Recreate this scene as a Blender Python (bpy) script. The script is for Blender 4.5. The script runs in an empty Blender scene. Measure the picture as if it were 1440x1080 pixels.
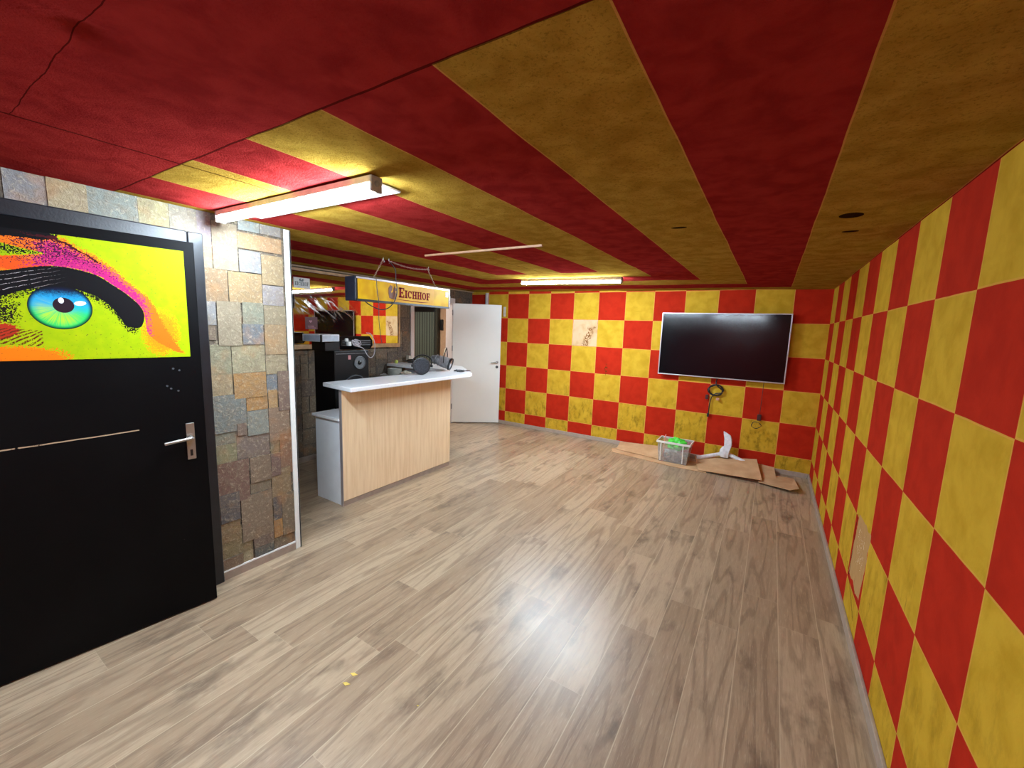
import bpy, bmesh, math, random
from mathutils import Vector, Matrix, noise as mnoise
S = bpy.context.scene
C = S.collection
random.seed(7)
# ------------------------------------------------------------------ camera, light, exposure
CAMZ = 1.66
yaw, pitch, roll = -0.5600, -0.1340, 0.0341
Fv = Vector((math.sin(yaw)*math.cos(pitch), math.cos(yaw)*math.cos(pitch), math.sin(pitch)))
R0 = Vector((math.cos(yaw), -math.sin(yaw), 0)); U0 = R0.cross(Fv)
Rv = R0*math.cos(roll) + U0*math.sin(roll); Uv = -R0*math.sin(roll) + U0*math.cos(roll)
cd = bpy.data.cameras.new('camera'); cam = bpy.data.objects.new('camera', cd); C.objects.link(cam)
cd.sensor_width = 36; cd.lens = 576.5/1440*36; cd.clip_start = .02
cam.matrix_world = Matrix(((Rv.x, Uv.x, -Fv.x, 0), (Rv.y, Uv.y, -Fv.y, 0), (Rv.z, Uv.z, -Fv.z, CAMZ), (0, 0, 0, 1)))
S.camera = cam
w = bpy.data.worlds.new('world'); S.world = w; w.use_nodes = True
w.node_tree.nodes['Background'].inputs[0].default_value = (.02, .02, .022, 1)
w.node_tree.nodes['Background'].inputs[1].default_value = 1
S.view_settings.view_transform = 'Standard'; S.view_settings.look = 'None'
S.view_settings.exposure = 0.0; S.view_settings.gamma = 1
TUBE1 = 245.0; TUBE2 = 335.0; TUBE3 = 225.0; HALL = 170.0        # lamp radiances
# ------------------------------------------------------------------ room sizes
XR, XL, YB, YN = 0.529, -4.60, 5.907, -2.4
XP = -2.82                                     # stone partition face
def cz(x): return 2.22 + .0135*(XR - x)        # the ceiling rises slightly to the left
def srgb(r, g, b):
    f = lambda c: (c/255/12.92) if c <= 10 else (((c/255)+.055)/1.055)**2.4
    return (f(r), f(g), f(b), 1)
# ------------------------------------------------------------------ node maths
class N:
    def __init__(s, nt, sock): s.nt = nt; s.s = sock
    def _m(s, op, *a, clamp=False):
        n = s.nt.nodes.new('ShaderNodeMath'); n.operation = op; n.use_clamp = clamp
        for i, v in enumerate((s,)+a):
            if isinstance(v, N): s.nt.links.new(v.s, n.inputs[i])
            else: n.inputs[i].default_value = v
        return N(s.nt, n.outputs[0])
    def __add__(s, o): return s._m('ADD', o)
    __radd__ = __add__
    def __sub__(s, o): return s._m('SUBTRACT', o)
    def __rsub__(s, o): return (s*-1)+o
    def __mul__(s, o): return s._m('MULTIPLY', o)
    __rmul__ = __mul__
    def __truediv__(s, o): return s._m('DIVIDE', o)
    def __neg__(s): return s*-1
    def floor(s): return s._m('FLOOR')
    def abs(s): return s._m('ABSOLUTE')
    def sin(s): return s._m('SINE')
    def sqrt(s): return s._m('SQRT')
    def fract(s): return s._m('FRACT')
    def mod(s, o): return s._m('FLOORED_MODULO', o)
    def gt(s, o): return s._m('GREATER_THAN', o)
    def lt(s, o): return s._m('LESS_THAN', o)
    def max(s, o): return s._m('MAXIMUM', o)
    def min(s, o): return s._m('MINIMUM', o)
    def clamp(s): return s._m('ADD', 0.0, clamp=True)
    def step(s, a, b):                          # smooth 0..1 between a and b
        n = s.nt.nodes.new('ShaderNodeMapRange'); n.interpolation_type = 'SMOOTHSTEP'
        s.nt.links.new(s.s, n.inputs[0])
        if a < b: n.inputs[1].default_value = a; n.inputs[2].default_value = b
        else:
            n.inputs[1].default_value = b; n.inputs[2].default_value = a
            n.inputs[3].default_value = 1; n.inputs[4].default_value = 0
        return N(s.nt, n.outputs[0])
    def curve(s, pts):                          # piecewise smooth function of s
        xs = [p[0] for p in pts]; ys = [p[1] for p in pts]
        x0, x1, y0, y1 = min(xs), max(xs), min(ys), max(ys)
        n = s.nt.nodes.new('ShaderNodeFloatCurve'); t = (s-x0)*(1/(x1-x0))
        s.nt.links.new(t.clamp().s, n.inputs['Value'])
        cv = n.mapping.curves[0]; q = sorted(((x-x0)/(x1-x0), (y-y0)/(y1-y0+1e-9)) for x, y in pts)
        cv.points[0].location = q[0]; cv.points[1].location = q[-1]
        for p in q[1:-1]: cv.points.new(*p)
        n.mapping.update()
        return N(s.nt, n.outputs[0])*(y1-y0)+y0
class Mat:
    def __init__(s, name, rough=.6, spec=.5, metal=0):
        s.m = bpy.data.materials.new(name); s.m.use_nodes = True; s.nt = s.m.node_tree
        s.b = s.nt.nodes['Principled BSDF']; s.b.inputs['Roughness'].default_value = rough
        s.b.inputs['Specular IOR Level'].default_value = spec; s.b.inputs['Metallic'].default_value = metal
    def pos(s, obj=False):
        if obj: o = s.nt.nodes.new('ShaderNodeTexCoord').outputs['Object']
        else: o = s.nt.nodes.new('ShaderNodeNewGeometry').outputs['Position']
        x = s.nt.nodes.new('ShaderNodeSeparateXYZ'); s.nt.links.new(o, x.inputs[0])
        s.P = [N(s.nt, x.outputs[i]) for i in range(3)]
        return s.P
    def vec(s, x, y, z):
        n = s.nt.nodes.new('ShaderNodeCombineXYZ')
        for i, v in enumerate((x, y, z)):
            if isinstance(v, N): s.nt.links.new(v.s, n.inputs[i])
            else: n.inputs[i].default_value = v
        return n.outputs[0]
    def noise(s, v=None, scale=5, detail=3, rough=.55, dist=0):
        n = s.nt.nodes.new('ShaderNodeTexNoise'); n.inputs['Scale'].default_value = scale
        n.inputs['Detail'].default_value = detail; n.inputs['Roughness'].default_value = rough
        n.inputs['Distortion'].default_value = dist
        if v is None: v = s.vec(*s.P)
        s.nt.links.new(v, n.inputs['Vector'])
        return N(s.nt, n.outputs['Fac'])
    def white(s, v):
        n = s.nt.nodes.new('ShaderNodeTexWhiteNoise'); s.nt.links.new(v, n.inputs['Vector']); return N(s.nt, n.outputs['Value'])
    def mix(s, f, a, b, mode='MIX'):
        n = s.nt.nodes.new('ShaderNodeMix'); n.data_type = 'RGBA'; n.blend_type = mode
        for i, v in ((0, f), (6, a), (7, b)):
            if isinstance(v, N): s.nt.links.new(v.s, n.inputs[i])
            elif hasattr(v, 'links'): s.nt.links.new(v, n.inputs[i])
            elif i == 0: n.inputs[0].default_value = v
            else: n.inputs[i].default_value = v
        return n.outputs[2]
    def col(s, c):
        if hasattr(c, 'links'): s.nt.links.new(c, s.b.inputs['Base Color'])
        else: s.b.inputs['Base Color'].default_value = c
        return s
    def rough(s, v): s.nt.links.new(v.s, s.b.inputs['Roughness']); return s
    def bump(s, h, strength=.3, dist=.01):
        n = s.nt.nodes.new('ShaderNodeBump'); n.inputs['Strength'].default_value = strength; n.inputs['Distance'].default_value = dist
        s.nt.links.new(h.s, n.inputs['Height']); s.nt.links.new(n.outputs[0], s.b.inputs['Normal']); return s
def plain(name, c, rough=.5, metal=0, spec=.5, var=.12, scale=18, bump=0):
    m = Mat(name, rough, spec, metal); m.pos(True)
    n = m.noise(scale=scale, detail=4)
    d = tuple(x*(1-var) for x in c[:3])+(1,); e = tuple(min(1, x*(1+var)) for x in c[:3])+(1,)
    m.col(m.mix(n.step(.3, .7), d, e))
    if bump: m.bump(m.noise(scale=scale*6, detail=3), bump, .004)
    return m.m
# ------------------------------------------------------------------ mesh builder
class MB:
    def __init__(s): s.bm = bmesh.new()
    def box(s, x0, x1, y0, y1, z0, z1):
        v = [s.bm.verts.new((x, y, z)) for x in (x0, x1) for y in (y0, y1) for z in (z0, z1)]
        for f in ((0, 1, 3, 2), (4, 6, 7, 5), (0, 4, 5, 1), (2, 3, 7, 6), (0, 2, 6, 4), (1, 5, 7, 3)): s.bm.faces.new([v[i] for i in f])
        return s
    def quadbox(s, p, n, t):                    # polygon p thickened by t along n
        n = Vector(n)*t; a = [s.bm.verts.new(Vector(q)) for q in p]; b = [s.bm.verts.new(Vector(q)+n) for q in p]
        s.bm.faces.new(a[::-1]); s.bm.faces.new(b)
        for i in range(len(p)): j = (i+1) % len(p); s.bm.faces.new((a[i], a[j], b[j], b[i]))
        return s
    def prism(s, pts, z0, z1): return s.quadbox([(x, y, z0) for x, y in pts], (0, 0, 1), z1-z0)
    def cyl(s, a, b, r0, r1=None, n=20, caps=True):
        r1 = r0 if r1 is None else r1; a = Vector(a); b = Vector(b); d = (b-a).normalized()
        u = d.orthogonal().normalized(); v = d.cross(u)
        A = [s.bm.verts.new(a+(u*math.cos(t)+v*math.sin(t))*r0) for t in [2*math.pi*i/n for i in range(n)]]
        B = [s.bm.verts.new(b+(u*math.cos(t)+v*math.sin(t))*r1) for t in [2*math.pi*i/n for i in range(n)]]
        for i in range(n): j = (i+1) % n; s.bm.faces.new((A[i], A[j], B[j], B[i]))
        if caps: s.bm.faces.new(A[::-1]); s.bm.faces.new(B)
        return s
    def lathe(s, o, d, prof, n=28, close=True):  # prof: (distance along d, radius)
        o = Vector(o); d = Vector(d).normalized(); u = d.orthogonal().normalized(); v = d.cross(u); rings = []
        for h, r in prof:
            rings.append([s.bm.verts.new(o+d*h+(u*math.cos(2*math.pi*i/n)+v*math.sin(2*math.pi*i/n))*max(r, 1e-4)) for i in range(n)])
        for A, B in zip(rings, rings[1:]):
            for i in range(n): j = (i+1) % n; s.bm.faces.new((A[i], A[j], B[j], B[i]))
        if close: s.bm.faces.new(rings[0][::-1]); s.bm.faces.new(rings[-1])
        return s
    def tube(s, pts, r, n=8, smooth=True, sub=6):
        P = [Vector(p) for p in pts]
        if smooth and len(P) > 2:
            Q = []
            E = [P[0]*2-P[1]]+P+[P[-1]*2-P[-2]]
            for i in range(1, len(E)-2):
                for k in range(sub):
                    t = k/sub; a, b, c, d = E[i-1:i+3]
                    Q.append(.5*((2*b)+(c-a)*t+(2*a-5*b+4*c-d)*t*t+(3*b-a-3*c+d)*t**3))
            P = Q+[P[-1]]
        rings = []; u = None
        for i, p in enumerate(P):
            t = (P[min(i+1, len(P)-1)]-P[max(i-1, 0)])
            if t.length < 1e-9: t = Vector((0, 0, 1))
            t.normalize()
            if u is None: u = t.orthogonal().normalized()
            else:
                u = u-t*u.dot(t)
                u = u.normalized() if u.length > 1e-6 else t.orthogonal().normalized()
            v = t.cross(u)
            rings.append([s.bm.verts.new(p+(u*math.cos(2*math.pi*k/n)+v*math.sin(2*math.pi*k/n))*r) for k in range(n)])
        for A, B in zip(rings, rings[1:]):
            for i in range(n): j = (i+1) % n; s.bm.faces.new((A[i], A[j], B[j], B[i]))
        s.bm.faces.new(rings[0][::-1]); s.bm.faces.new(rings[-1])
        return s
    def build(s, name, mat, parent=None, bevel=0, smooth=False, M=None):
        me = bpy.data.meshes.new(name)
        bmesh.ops.recalc_face_normals(s.bm, faces=s.bm.faces)
        if M is not None: s.bm.transform(M)
        if smooth:
            for f in s.bm.faces: f.smooth = True
            for e in s.bm.edges:
                if len(e.link_faces) == 2 and e.calc_face_angle(0) > .7: e.smooth = False
        s.bm.to_mesh(me); s.bm.free()
        o = bpy.data.objects.new(name, me); C.objects.link(o); me.materials.append(mat)
        if parent: o.parent = parent
        if bevel:
            b = o.modifiers.new('bevel', 'BEVEL'); b.width = bevel; b.segments = 2; b.limit_method = 'ANGLE'; b.angle_limit = .6
        return o
def thing(name, label, cat, loc=(0, 0, 0), rz=0, group=None):
    o = bpy.data.objects.new(name, None); C.objects.link(o); o.location = loc; o.rotation_euler = (0, 0, rz)
    o['label'] = label; o['category'] = cat
    if group: o['group'] = group
    return o
def tag(o, label, cat, group=None):
    o['label'] = label; o['category'] = cat
    if group: o['group'] = group
    return o
def struct(o, label=None, cat=None):
    o['kind'] = 'structure'
    if label: o['label'] = label
    if cat: o['category'] = cat
    return o
# ------------------------------------------------------------------ materials
YEL = srgb(206, 165, 50); RED = srgb(184, 44, 24); PEACH = srgb(226, 158, 84)
def felt(m):
    fine = m.noise(scale=150, detail=2); big = m.noise(scale=9, detail=4, dist=.4)
    return fine, big
def checker(name, axis, off, par):
    m = Mat(name, .95, .06); x, y, z = m.pos()
    h = (x if axis == 'x' else y)-off
    wob = (m.noise(scale=3, detail=2)-.5)*.008
    a = (h+wob)*2.5; b = (2.233-z+wob)*2.5
    p = (a.floor()+b.floor()+par).mod(2)                       # 0 red, 1 yellow
    fa = a.fract(); fb = b.fract()
    edge = fa.min(1-fa).min(fb.min(1-fb))
    fine, big = felt(m)
    yel = m.mix(big.step(.3, .75), YEL, srgb(186, 146, 36))
    spots = m.noise(m.vec(x*2.2, y*2.2, z), scale=6, detail=7, rough=.72)
    low = z.step(1.25, .35)
    dirt = (spots+low*.10).step(.56, .76)*(low*.55+.15)*(1.0 if axis == 'x' else .5)
    yel = m.mix(dirt, yel, srgb(112, 90, 20))
    yel = m.mix(edge.lt(.016)*(.8 if axis == 'x' else .45), yel, PEACH)
    red = m.mix(big.step(.3, .75), RED, srgb(168, 37, 20))
    red = m.mix(m.noise(scale=40, detail=5, rough=.8).step(.72, .8)*.5, red, srgb(110, 20, 14))
    c = m.mix(p.gt(.5), red, yel)
    return m, c, fine, big, (x, y, z)
# back wall: one bare beige square with a brown smear
m, c, fine, big, (x, y, z) = checker('checkered_felt_back', 'x', -3.83, 0)
wn = (m.noise(scale=14, detail=4)-.5)*.05
bare = (x+wn*.3).gt(-2.628)*(x+wn*.3).lt(-2.232)*z.gt(1.436)*z.lt(1.83)
c = m.mix(bare, c, m.mix(m.noise(scale=7, detail=4).step(.4, .7), srgb(212, 178, 138), srgb(196, 158, 112)))
fx = x+z*-.35+(2.36+.35*1.6)                                     # a slanting feather-like smear
feather = ((fx+wn*1.6).abs().step(.075, .02))*(z+wn).gt(1.43)*(z+wn).lt(1.73)
c = m.mix(feather*m.noise(scale=60, detail=4).step(.45, .55), c, srgb(120, 70, 28))
blot = ((x+2.06).abs()*1.6+(z-1.12).abs()*.45+wn*1.2).step(.055, .03)
c = m.mix(blot*m.noise(scale=50, detail=3).step(.4, .6)*.85, c, srgb(70, 52, 20))
m.col(c); m.bump(fine*.25+big*.8, .35, .006)
M_CHB = m.m
# right wall: a patched hole with white chips, black cracks
m, c, fine, big, (x, y, z) = checker('checkered_felt_right', 'y', 1.5, 1)
wn = (m.noise(scale=9, detail=4)-.5)*.16
pt = ((y-2.885-(z-.46)*-.12).abs()+wn*.5).lt(.165)*((z-.465)+wn*.5).abs().lt(.195)
c = m.mix(pt, c, m.mix(m.noise(scale=20, detail=4), srgb(196, 156, 104), srgb(176, 134, 84)))
chip = m.noise(m.vec(0, y*2.0, z), scale=30, detail=5, rough=.8).gt(.585)*((y-2.87).abs().lt(.09))*((z-.50).abs().lt(.10))
c = m.mix(chip, c, srgb(240, 226, 196))
crk = (y-3.065+(z-.6)*-.03+(m.noise(scale=12, detail=3)-.5)*.05).abs().lt(.006)*z.gt(.26)*z.lt(.64)
crk2 = ((y-3.07)-(z-.26)*2.0+(m.noise(scale=15, detail=2)-.5)*.05).abs().lt(.008)*z.gt(.12)*z.lt(.30)
gsh = (m.noise(m.vec(0, y*6, z), scale=7, detail=5, rough=.7)).step(.6, .68)*z.step(1.0, .5)*.55
c = m.mix(gsh*(y.gt(1.9)*y.lt(3.6)), c, srgb(86, 66, 20))
c = m.mix(crk.max(crk2)*.9, c, srgb(40, 26, 10))
m.col(c); m.bump(fine*.25+big*.8-crk.max(crk2)*.8, .4, .006)
M_CHR = m.m
# ceiling: concentric red and yellow bands in felt
m = Mat('striped_felt_ceiling', 1.0, .0); x, y, z = m.pos()
wob = (m.noise(scale=2.5, detail=2)-.5)*.012
dx = (x+2.14+wob).abs(); dyr = y-3.365+wob
dy = dyr*dyr.gt(.615)
k = ((dx.max(dy)-.205)*(1/.41)).floor()+1                        # 0 middle, 1, 2 ...
yel = (k.mod(2)).lt(.5)
inside = (y+wob).gt(.738).max((x+wob).gt(.12))
fr = ((dx.max(dy)-.205)*(1/.41)).fract(); ed = fr.min(1-fr).lt(.012)
yel = yel*inside
fine, big = felt(m)
lint = m.noise(scale=95, detail=5, rough=.85)
cy_ = m.mix(big.step(.3, .7), srgb(176, 142, 60), srgb(152, 118, 44))
cy_ = m.mix(lint.step(.5, .66)*.55, cy_, srgb(88, 68, 24))
cr_ = m.mix(big.step(.3, .7), srgb(154, 46, 44), srgb(132, 35, 35))
cr_ = m.mix(lint.step(.5, .68)*.32, cr_, srgb(142, 48, 42))
c = m.mix(yel, cr_, cy_)
c = m.mix(ed*yel*.5, c, srgb(214, 150, 90))
n2 = (m.noise(scale=6, detail=3)-.5)*.03
seams = (y-.738+n2*.4).abs().lt(.004)*x.lt(-.3)
seams = seams.max((x+2.03+n2*.5).abs().lt(.006)*y.lt(1.12))
seams = seams.max((y-.305+n2*.7).abs().lt(.0014)*x.gt(-2.03)*x.lt(-1.0))
seams = seams.max((y-3.955+n2*.5).abs().lt(.005)*x.gt(-2.7)*x.lt(-1.45))
seams = seams.max((x+2.13+n2).abs().lt(.004)*y.gt(3.0)*y.lt(3.95))
def spot(a, b, ra, rb): return ((x-a)*(x-a)*(1/ra**2)+(y-b)*(y-b)*(1/rb**2)+n2*6).lt(1)
holes = spot(.245, 2.47, .045, .05).max(spot(.285, 2.82, .036, .022)).max(spot(-.49, 2.43, .04, .022))
c = m.mix(seams*.75, c, srgb(50, 14, 10)); c = m.mix(holes*.95, c, srgb(26, 6, 6))
m.col(c)
wr = m.noise(m.vec(x*.8, y*3.0, z), scale=6, detail=4, dist=.8)*(y.step(2.6, 3.6))
m.bump(fine*.45+lint*.5+big*1.4+wr*1.2-seams*2.0-holes*3, .85, .009)
M_CEIL = m.m
# laminate floor planks running away from the camera
m = Mat('oak_laminate', .36, .6); x, y, z = m.pos()
PW, PL = .192, 1.38
row = (x*(1/PW)).floor(); fx = (x*(1/PW)).fract()
sh = m.white(m.vec(row, 3.1, 0)); yy = y*(1/PL)+sh; colm = yy.floor(); fy = yy.fract()
rnd = m.white(m.vec(row, colm, 1.7)); rnd2 = m.white(m.vec(row, colm, 9.3))
gv = m.vec(x*1.0+rnd*7, y*.075+rnd2*11, 0)
g1 = m.noise(gv, scale=26, detail=5, rough=.62, dist=.6)
g2 = m.noise(m.vec(x+rnd*3, y*.07, 0), scale=160, detail=3, rough=.7)
rings = ((m.noise(m.vec(x*1.0+rnd*5, y*.085+rnd2*5, 0), scale=6, detail=1.5)*52).sin()*.5+.5)
knot = m.noise(m.vec(x*1.3+rnd*4, y*.6+rnd2*4, 0), scale=3.2, detail=5, rough=.62).step(.54, .72)
base = m.mix(rnd.step(.0, 1.0), srgb(180, 158, 130), srgb(158, 135, 109))
base = m.mix(g1.step(.44, .74)*.46, base, srgb(122, 98, 78))
base = m.mix(rings.step(.68, .97)*.38, base, srgb(106, 84, 66))
base = m.mix(knot*.75, base, srgb(92, 76, 62))
base = m.mix(g2.step(.52, .75)*.38, base, srgb(206, 188, 160)); base = m.mix(g2.step(.48, .28)*.34, base, srgb(110, 90, 72))
gap = (fx.min(1-fx).lt(.011)).max(fy.min(1-fy).lt(.001)*.5)
base = m.mix(gap*.6, base, srgb(200, 182, 152))
m.col(base)
m.rough((g2*.12+.235)+m.noise(scale=3, detail=3)*.10)
m.bump(g2*.5+rings*.35-gap*.8, .16, .002)
M_FLOOR = m.m
# slate tiles: each tile's own colour comes from a colour attribute, the veins are noise
def slate(name, mul=1.0):
    m = Mat(name, .62, .45); m.pos()
    a = m.nt.nodes.new('ShaderNodeVertexColor'); a.layer_name = 'tile'
    n1 = m.noise(scale=16, detail=6, rough=.7, dist=1.2); n2 = m.noise(scale=48, detail=5, rough=.75, dist=.8); n3 = m.noise(scale=5, detail=3)
    c = m.mix(n1.step(.38, .66)*.5, a.outputs[0], srgb(112, 96, 78))
    c = m.mix(n2.step(.5, .7)*.42, c, srgb(206, 190, 160))
    c = m.mix(n3.step(.55, .7)*.3, c, srgb(176, 120, 62))
    c = m.mix((n2*n1).step(.33, .42)*.3, c, srgb(70, 64, 62))
    m.col(c); m.bump(n1*1.0+n2*.7, .85, .010)
    return m.m
M_SLATE = slate('slate_tiles')
M_GROUT = plain('dark_grout', srgb(52, 46, 42), .9)
M_BLACK = plain('doorway_dark', srgb(14, 14, 17), .42, var=.3, bump=.1)
M_BLKFR = plain('black_frame_paint', srgb(24, 25, 30), .35, var=.2, bump=.15)
M_WHITE = plain('white_paint', srgb(222, 222, 218), .4, var=.03)
M_WDOOR = plain('white_door_laminate', srgb(236, 235, 228), .38, var=.02, scale=2)
M_SKIRT = plain('grey_brown_skirting', srgb(150, 132, 118), .5, var=.1)
M_SKIRTL = plain('pale_skirting', srgb(168, 150, 134), .5, var=.08)
M_STEEL = plain('brushed_steel', srgb(178, 176, 172), .32, metal=.9, var=.06)
M_SATIN = plain('satin_aluminium', srgb(196, 186, 186), .35, metal=.6, var=.04)
M_PLAST = plain('black_plastic', srgb(16, 16, 18), .35, var=.2)
M_RUBBER = plain('black_rubber', srgb(18, 15, 15), .55, var=.2)
M_GREYP = plain('grey_metal_paint', srgb(120, 118, 120), .35, var=.25, scale=30)
M_WALLW = plain('plain_plaster', srgb(176, 142, 112), .9, var=.06, bump=.1)
def emis(name, c, s):
    m = bpy.data.materials.new(name); m.use_nodes = True; b = m.node_tree.nodes['Principled BSDF']
    b.inputs['Base Color'].default_value = (.8, .8, .8, 1); b.inputs['Emission Color'].default_value = c; b.inputs['Emission Strength'].default_value = s
    return m
# ------------------------------------------------------------------ the setting
o = MB().box(-8.2, XR+.15, YN-.1, 6.7, -.1, 0).build('floor', M_FLOOR); struct(o, 'grey brown oak laminate plank floor', 'floor')
# ceiling as a gently sagging sheet
bm = bmesh.new(); nx, ny = 130, 190; grid = []
x0, x1, y0, y1 = XL-.12, XR+.1, YN-.1, YB+.1
for j in range(ny+1):
    r = []
    for i in range(nx+1):
        X = x0+(x1-x0)*i/nx; Y = y0+(y1-y0)*j/ny
        d = mnoise.noise(Vector((X*1.3, Y*1.3, 0)))*.006+mnoise.noise(Vector((X*4, Y*4, 3)))*.0025
        if Y > 2.6: d += mnoise.noise(Vector((X*2.2, Y*9, 7)))*.0028*min(1, Y-2.6)
        d += .012*math.exp(-((X+1.29)**2+(Y-.30)**2)/.0016)
        r.append(bm.verts.new((X, Y, cz(X)+d)))
    grid.append(r)
for j in range(ny):
    for i in range(nx): bm.faces.new((grid[j][i], grid[j+1][i], grid[j+1][i+1], grid[j][i+1])).smooth = True
me = bpy.data.meshes.new('ceiling'); bm.to_mesh(me); bm.free(); me.materials.append(M_CEIL)
o = bpy.data.objects.new('ceiling', me); C.objects.link(o); struct(o, 'low ceiling covered in red and yellow striped felt', 'ceiling')
so = o.modifiers.new('thick', 'SOLIDIFY'); so.thickness = .06; so.offset = -1
struct(MB().box(XR, XR+.12, YN-.1, YB+.12, 0, 2.36).build('wall_right', M_CHR), 'right wall with red and yellow checkered felt', 'wall')
struct(MB().box(XL-.1, XR+.1, YB, YB+.12, 0, 2.40).build('wall_back', M_CHB), 'far wall with red and yellow checkered felt behind the television', 'wall')
struct(MB().box(XL-.1, XR+.1, YN-.12, YN, 0, 2.40).build('wall_front', plain('front_wall_felt', RED, .85)), 'red wall behind the viewpoint', 'wall')
# stone tiled walls
PAL = [srgb(*c) for c in ((172,158,132),(160,150,130),(150,148,142),(176,146,104),(184,150,100),(138,118,98),(146,126,108),(128,128,128),(164,154,128),(150,122,96),(168,140,104))]
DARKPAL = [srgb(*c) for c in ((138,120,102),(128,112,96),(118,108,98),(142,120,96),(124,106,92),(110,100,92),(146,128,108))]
def tiles(name, rects, xf, nrm, mat, body):
    """rects: (y0,y1,z0,z1,colour,depth) on the plane x = xf facing nrm; body: box of the wall behind"""
    bm = bmesh.new(); lay = bm.loops.layers.float_color.new('tile')
    def addbox(x0, x1, y0, y1, z0, z1, c, bev=0):
        lo, hi = (x0, x1) if nrm > 0 else (x1, x0)
        V = []
        for X, g in ((lo, 0), (hi, bev)):
            V.append([bm.verts.new((X, a, b)) for a, b in ((y0+g, z0+g), (y1-g, z0+g), (y1-g, z1-g), (y0+g, z1-g))])
        fs = [bm.faces.new(V[1])]+[bm.faces.new((V[0][i], V[0][(i+1) % 4], V[1][(i+1) % 4], V[1][i])) for i in range(4)]
        for q_, f in enumerate(fs):
            for l in f.loops: l[lay] = c if q_ == 0 else srgb(46, 38, 32)
    for bx in body:
        v = [bm.verts.new((a, b, c_)) for a in bx[0:2] for b in bx[2:4] for c_ in bx[4:6]]
        for f in ((0, 1, 3, 2), (4, 6, 7, 5), (0, 4, 5, 1), (2, 3, 7, 6), (0, 2, 6, 4), (1, 5, 7, 3)):
            F = bm.faces.new([v[i] for i in f])
            for l in F.loops: l[lay] = srgb(84, 74, 62)
    for (a0, a1, b0, b1, c, d) in rects:
        g = .0022
        addbox(xf-.004*nrm, xf+d*nrm, a0+g, a1-g, b0+g, b1-g, tuple(q_*.60 for q_ in c[:3])+(1,), .0042)
    bmesh.ops.recalc_face_normals(bm, faces=bm.faces)
    me = bpy.data.meshes.new(name); bm.to_mesh(me); bm.free(); me.materials.append(mat)
    o = bpy.data.objects.new(name, me); C.objects.link(o); return struct(o)
def rnd_tiles(y0, y1, z0, z1, pal, skip=None, u=.098):
    """French pattern: random tiles of 1-3 units on a grid, cropped to the area"""
    ny_, nz_ = math.ceil((y1-y0)/u-1e-6), math.ceil((z1-z0)/u-1e-6); used = [[False]*nz_ for _ in range(ny_)]; out = []
    for j in range(nz_):
        for i in range(ny_):
            if used[i][j]: continue
            a, b = random.choice([(2, 2), (2, 1), (3, 2), (1, 2), (2, 2), (1, 1), (2, 3), (3, 2)])
            while a > 1 and (i+a > ny_ or any(used[i+q][j] for q in range(min(a, ny_-i)))): a -= 1
            b = min(b, nz_-j)
            for p in range(a):
                for q in range(b): used[i+p][j+q] = True
            r = (y0+i*u, min(y0+(i+a)*u, y1), z0+j*u, min(z0+(j+b)*u, z1))
            if skip and skip(*r): continue
            out.append(r+(random.choice(pal), random.uniform(.001, .006)))
    return out
def ray(u, v): return Rv*((u-720)/576.5) - Uv*((v-540)/576.5) + Fv
def onX(u, v, xp):
    d = ray(u, v); t = xp/d.x; return t*d.y, CAMZ+t*d.z
G, B_, O_, T_, BR, DG, PU, LB = (srgb(*c) for c in ((158,158,152),(176,158,128),(196,146,84),(182,164,128),(142,120,98),(104,102,98),(134,110,96),(126,134,142)))
TR2 = [(10,60,225,245,G),(222,95,420,275,T_),(418,145,665,315,G),(662,190,815,340,T_),(812,232,948,372,srgb(160,148,136)),(945,258,1018,435,G),
 (1018,312,1143,550,B_),(1143,290,1248,368,G),(1248,322,1352,388,G),(1140,366,1355,470,srgb(186,150,108)),(1148,452,1256,562,G),(1256,476,1362,622,srgb(178,146,106)),
 (975,432,1028,540,T_),(980,540,1098,702,srgb(166,130,100)),(1098,556,1262,708,srgb(188,146,100)),(1262,624,1366,718,G),(990,702,1040,808,G),(1165,706,1270,810,srgb(150,148,134)),
 (1270,718,1376,818,srgb(160,140,112)),(998,810,1040,880,PU),(1166,812,1270,902,LB)]
TR8 = [(72,300,143,425,B_),(210,368,274,450,srgb(188,150,108)),(52,428,115,518,srgb(158,152,128)),(115,426,214,512,T_),(213,450,276,505,T_)]
TR1 = [(350,88,443,180,T_),(443,80,583,165,O_),(583,75,630,150,LB),(630,70,680,222,PU),(353,177,500,306,srgb(138,142,140)),(497,160,590,240,srgb(204,152,86)),(590,150,632,232,srgb(204,166,110)),
 (500,240,592,320,G),(592,226,682,343,srgb(160,136,110)),(457,292,500,328,BR),(362,308,457,390,srgb(146,144,130)),(457,320,598,460,srgb(144,126,110)),(598,345,640,420,BR),(600,420,643,497,PU),
 (640,336,693,486,srgb(152,112,88)),(370,386,460,472,srgb(160,146,112)),(375,464,512,596,srgb(140,104,84)),(512,436,603,514,BR),(515,514,605,602,srgb(150,132,110)),(603,488,687,602,srgb(166,136,100)),
 (385,596,472,682,DG),(472,572,517,608,BR),(475,602,610,738,srgb(156,134,106)),(610,602,648,680,srgb(92,92,94)),(648,586,706,734,srgb(146,122,96)),(612,680,652,752,O_),(388,676,475,764,srgb(166,132,92)),
 (394,748,528,884,srgb(158,134,98)),(526,700,614,778,BR),(532,764,615,858,DG),(614,734,694,812,srgb(132,112,92)),(400,868,488,925,BR),(486,834,530,880,T_)]
rects = []
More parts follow.
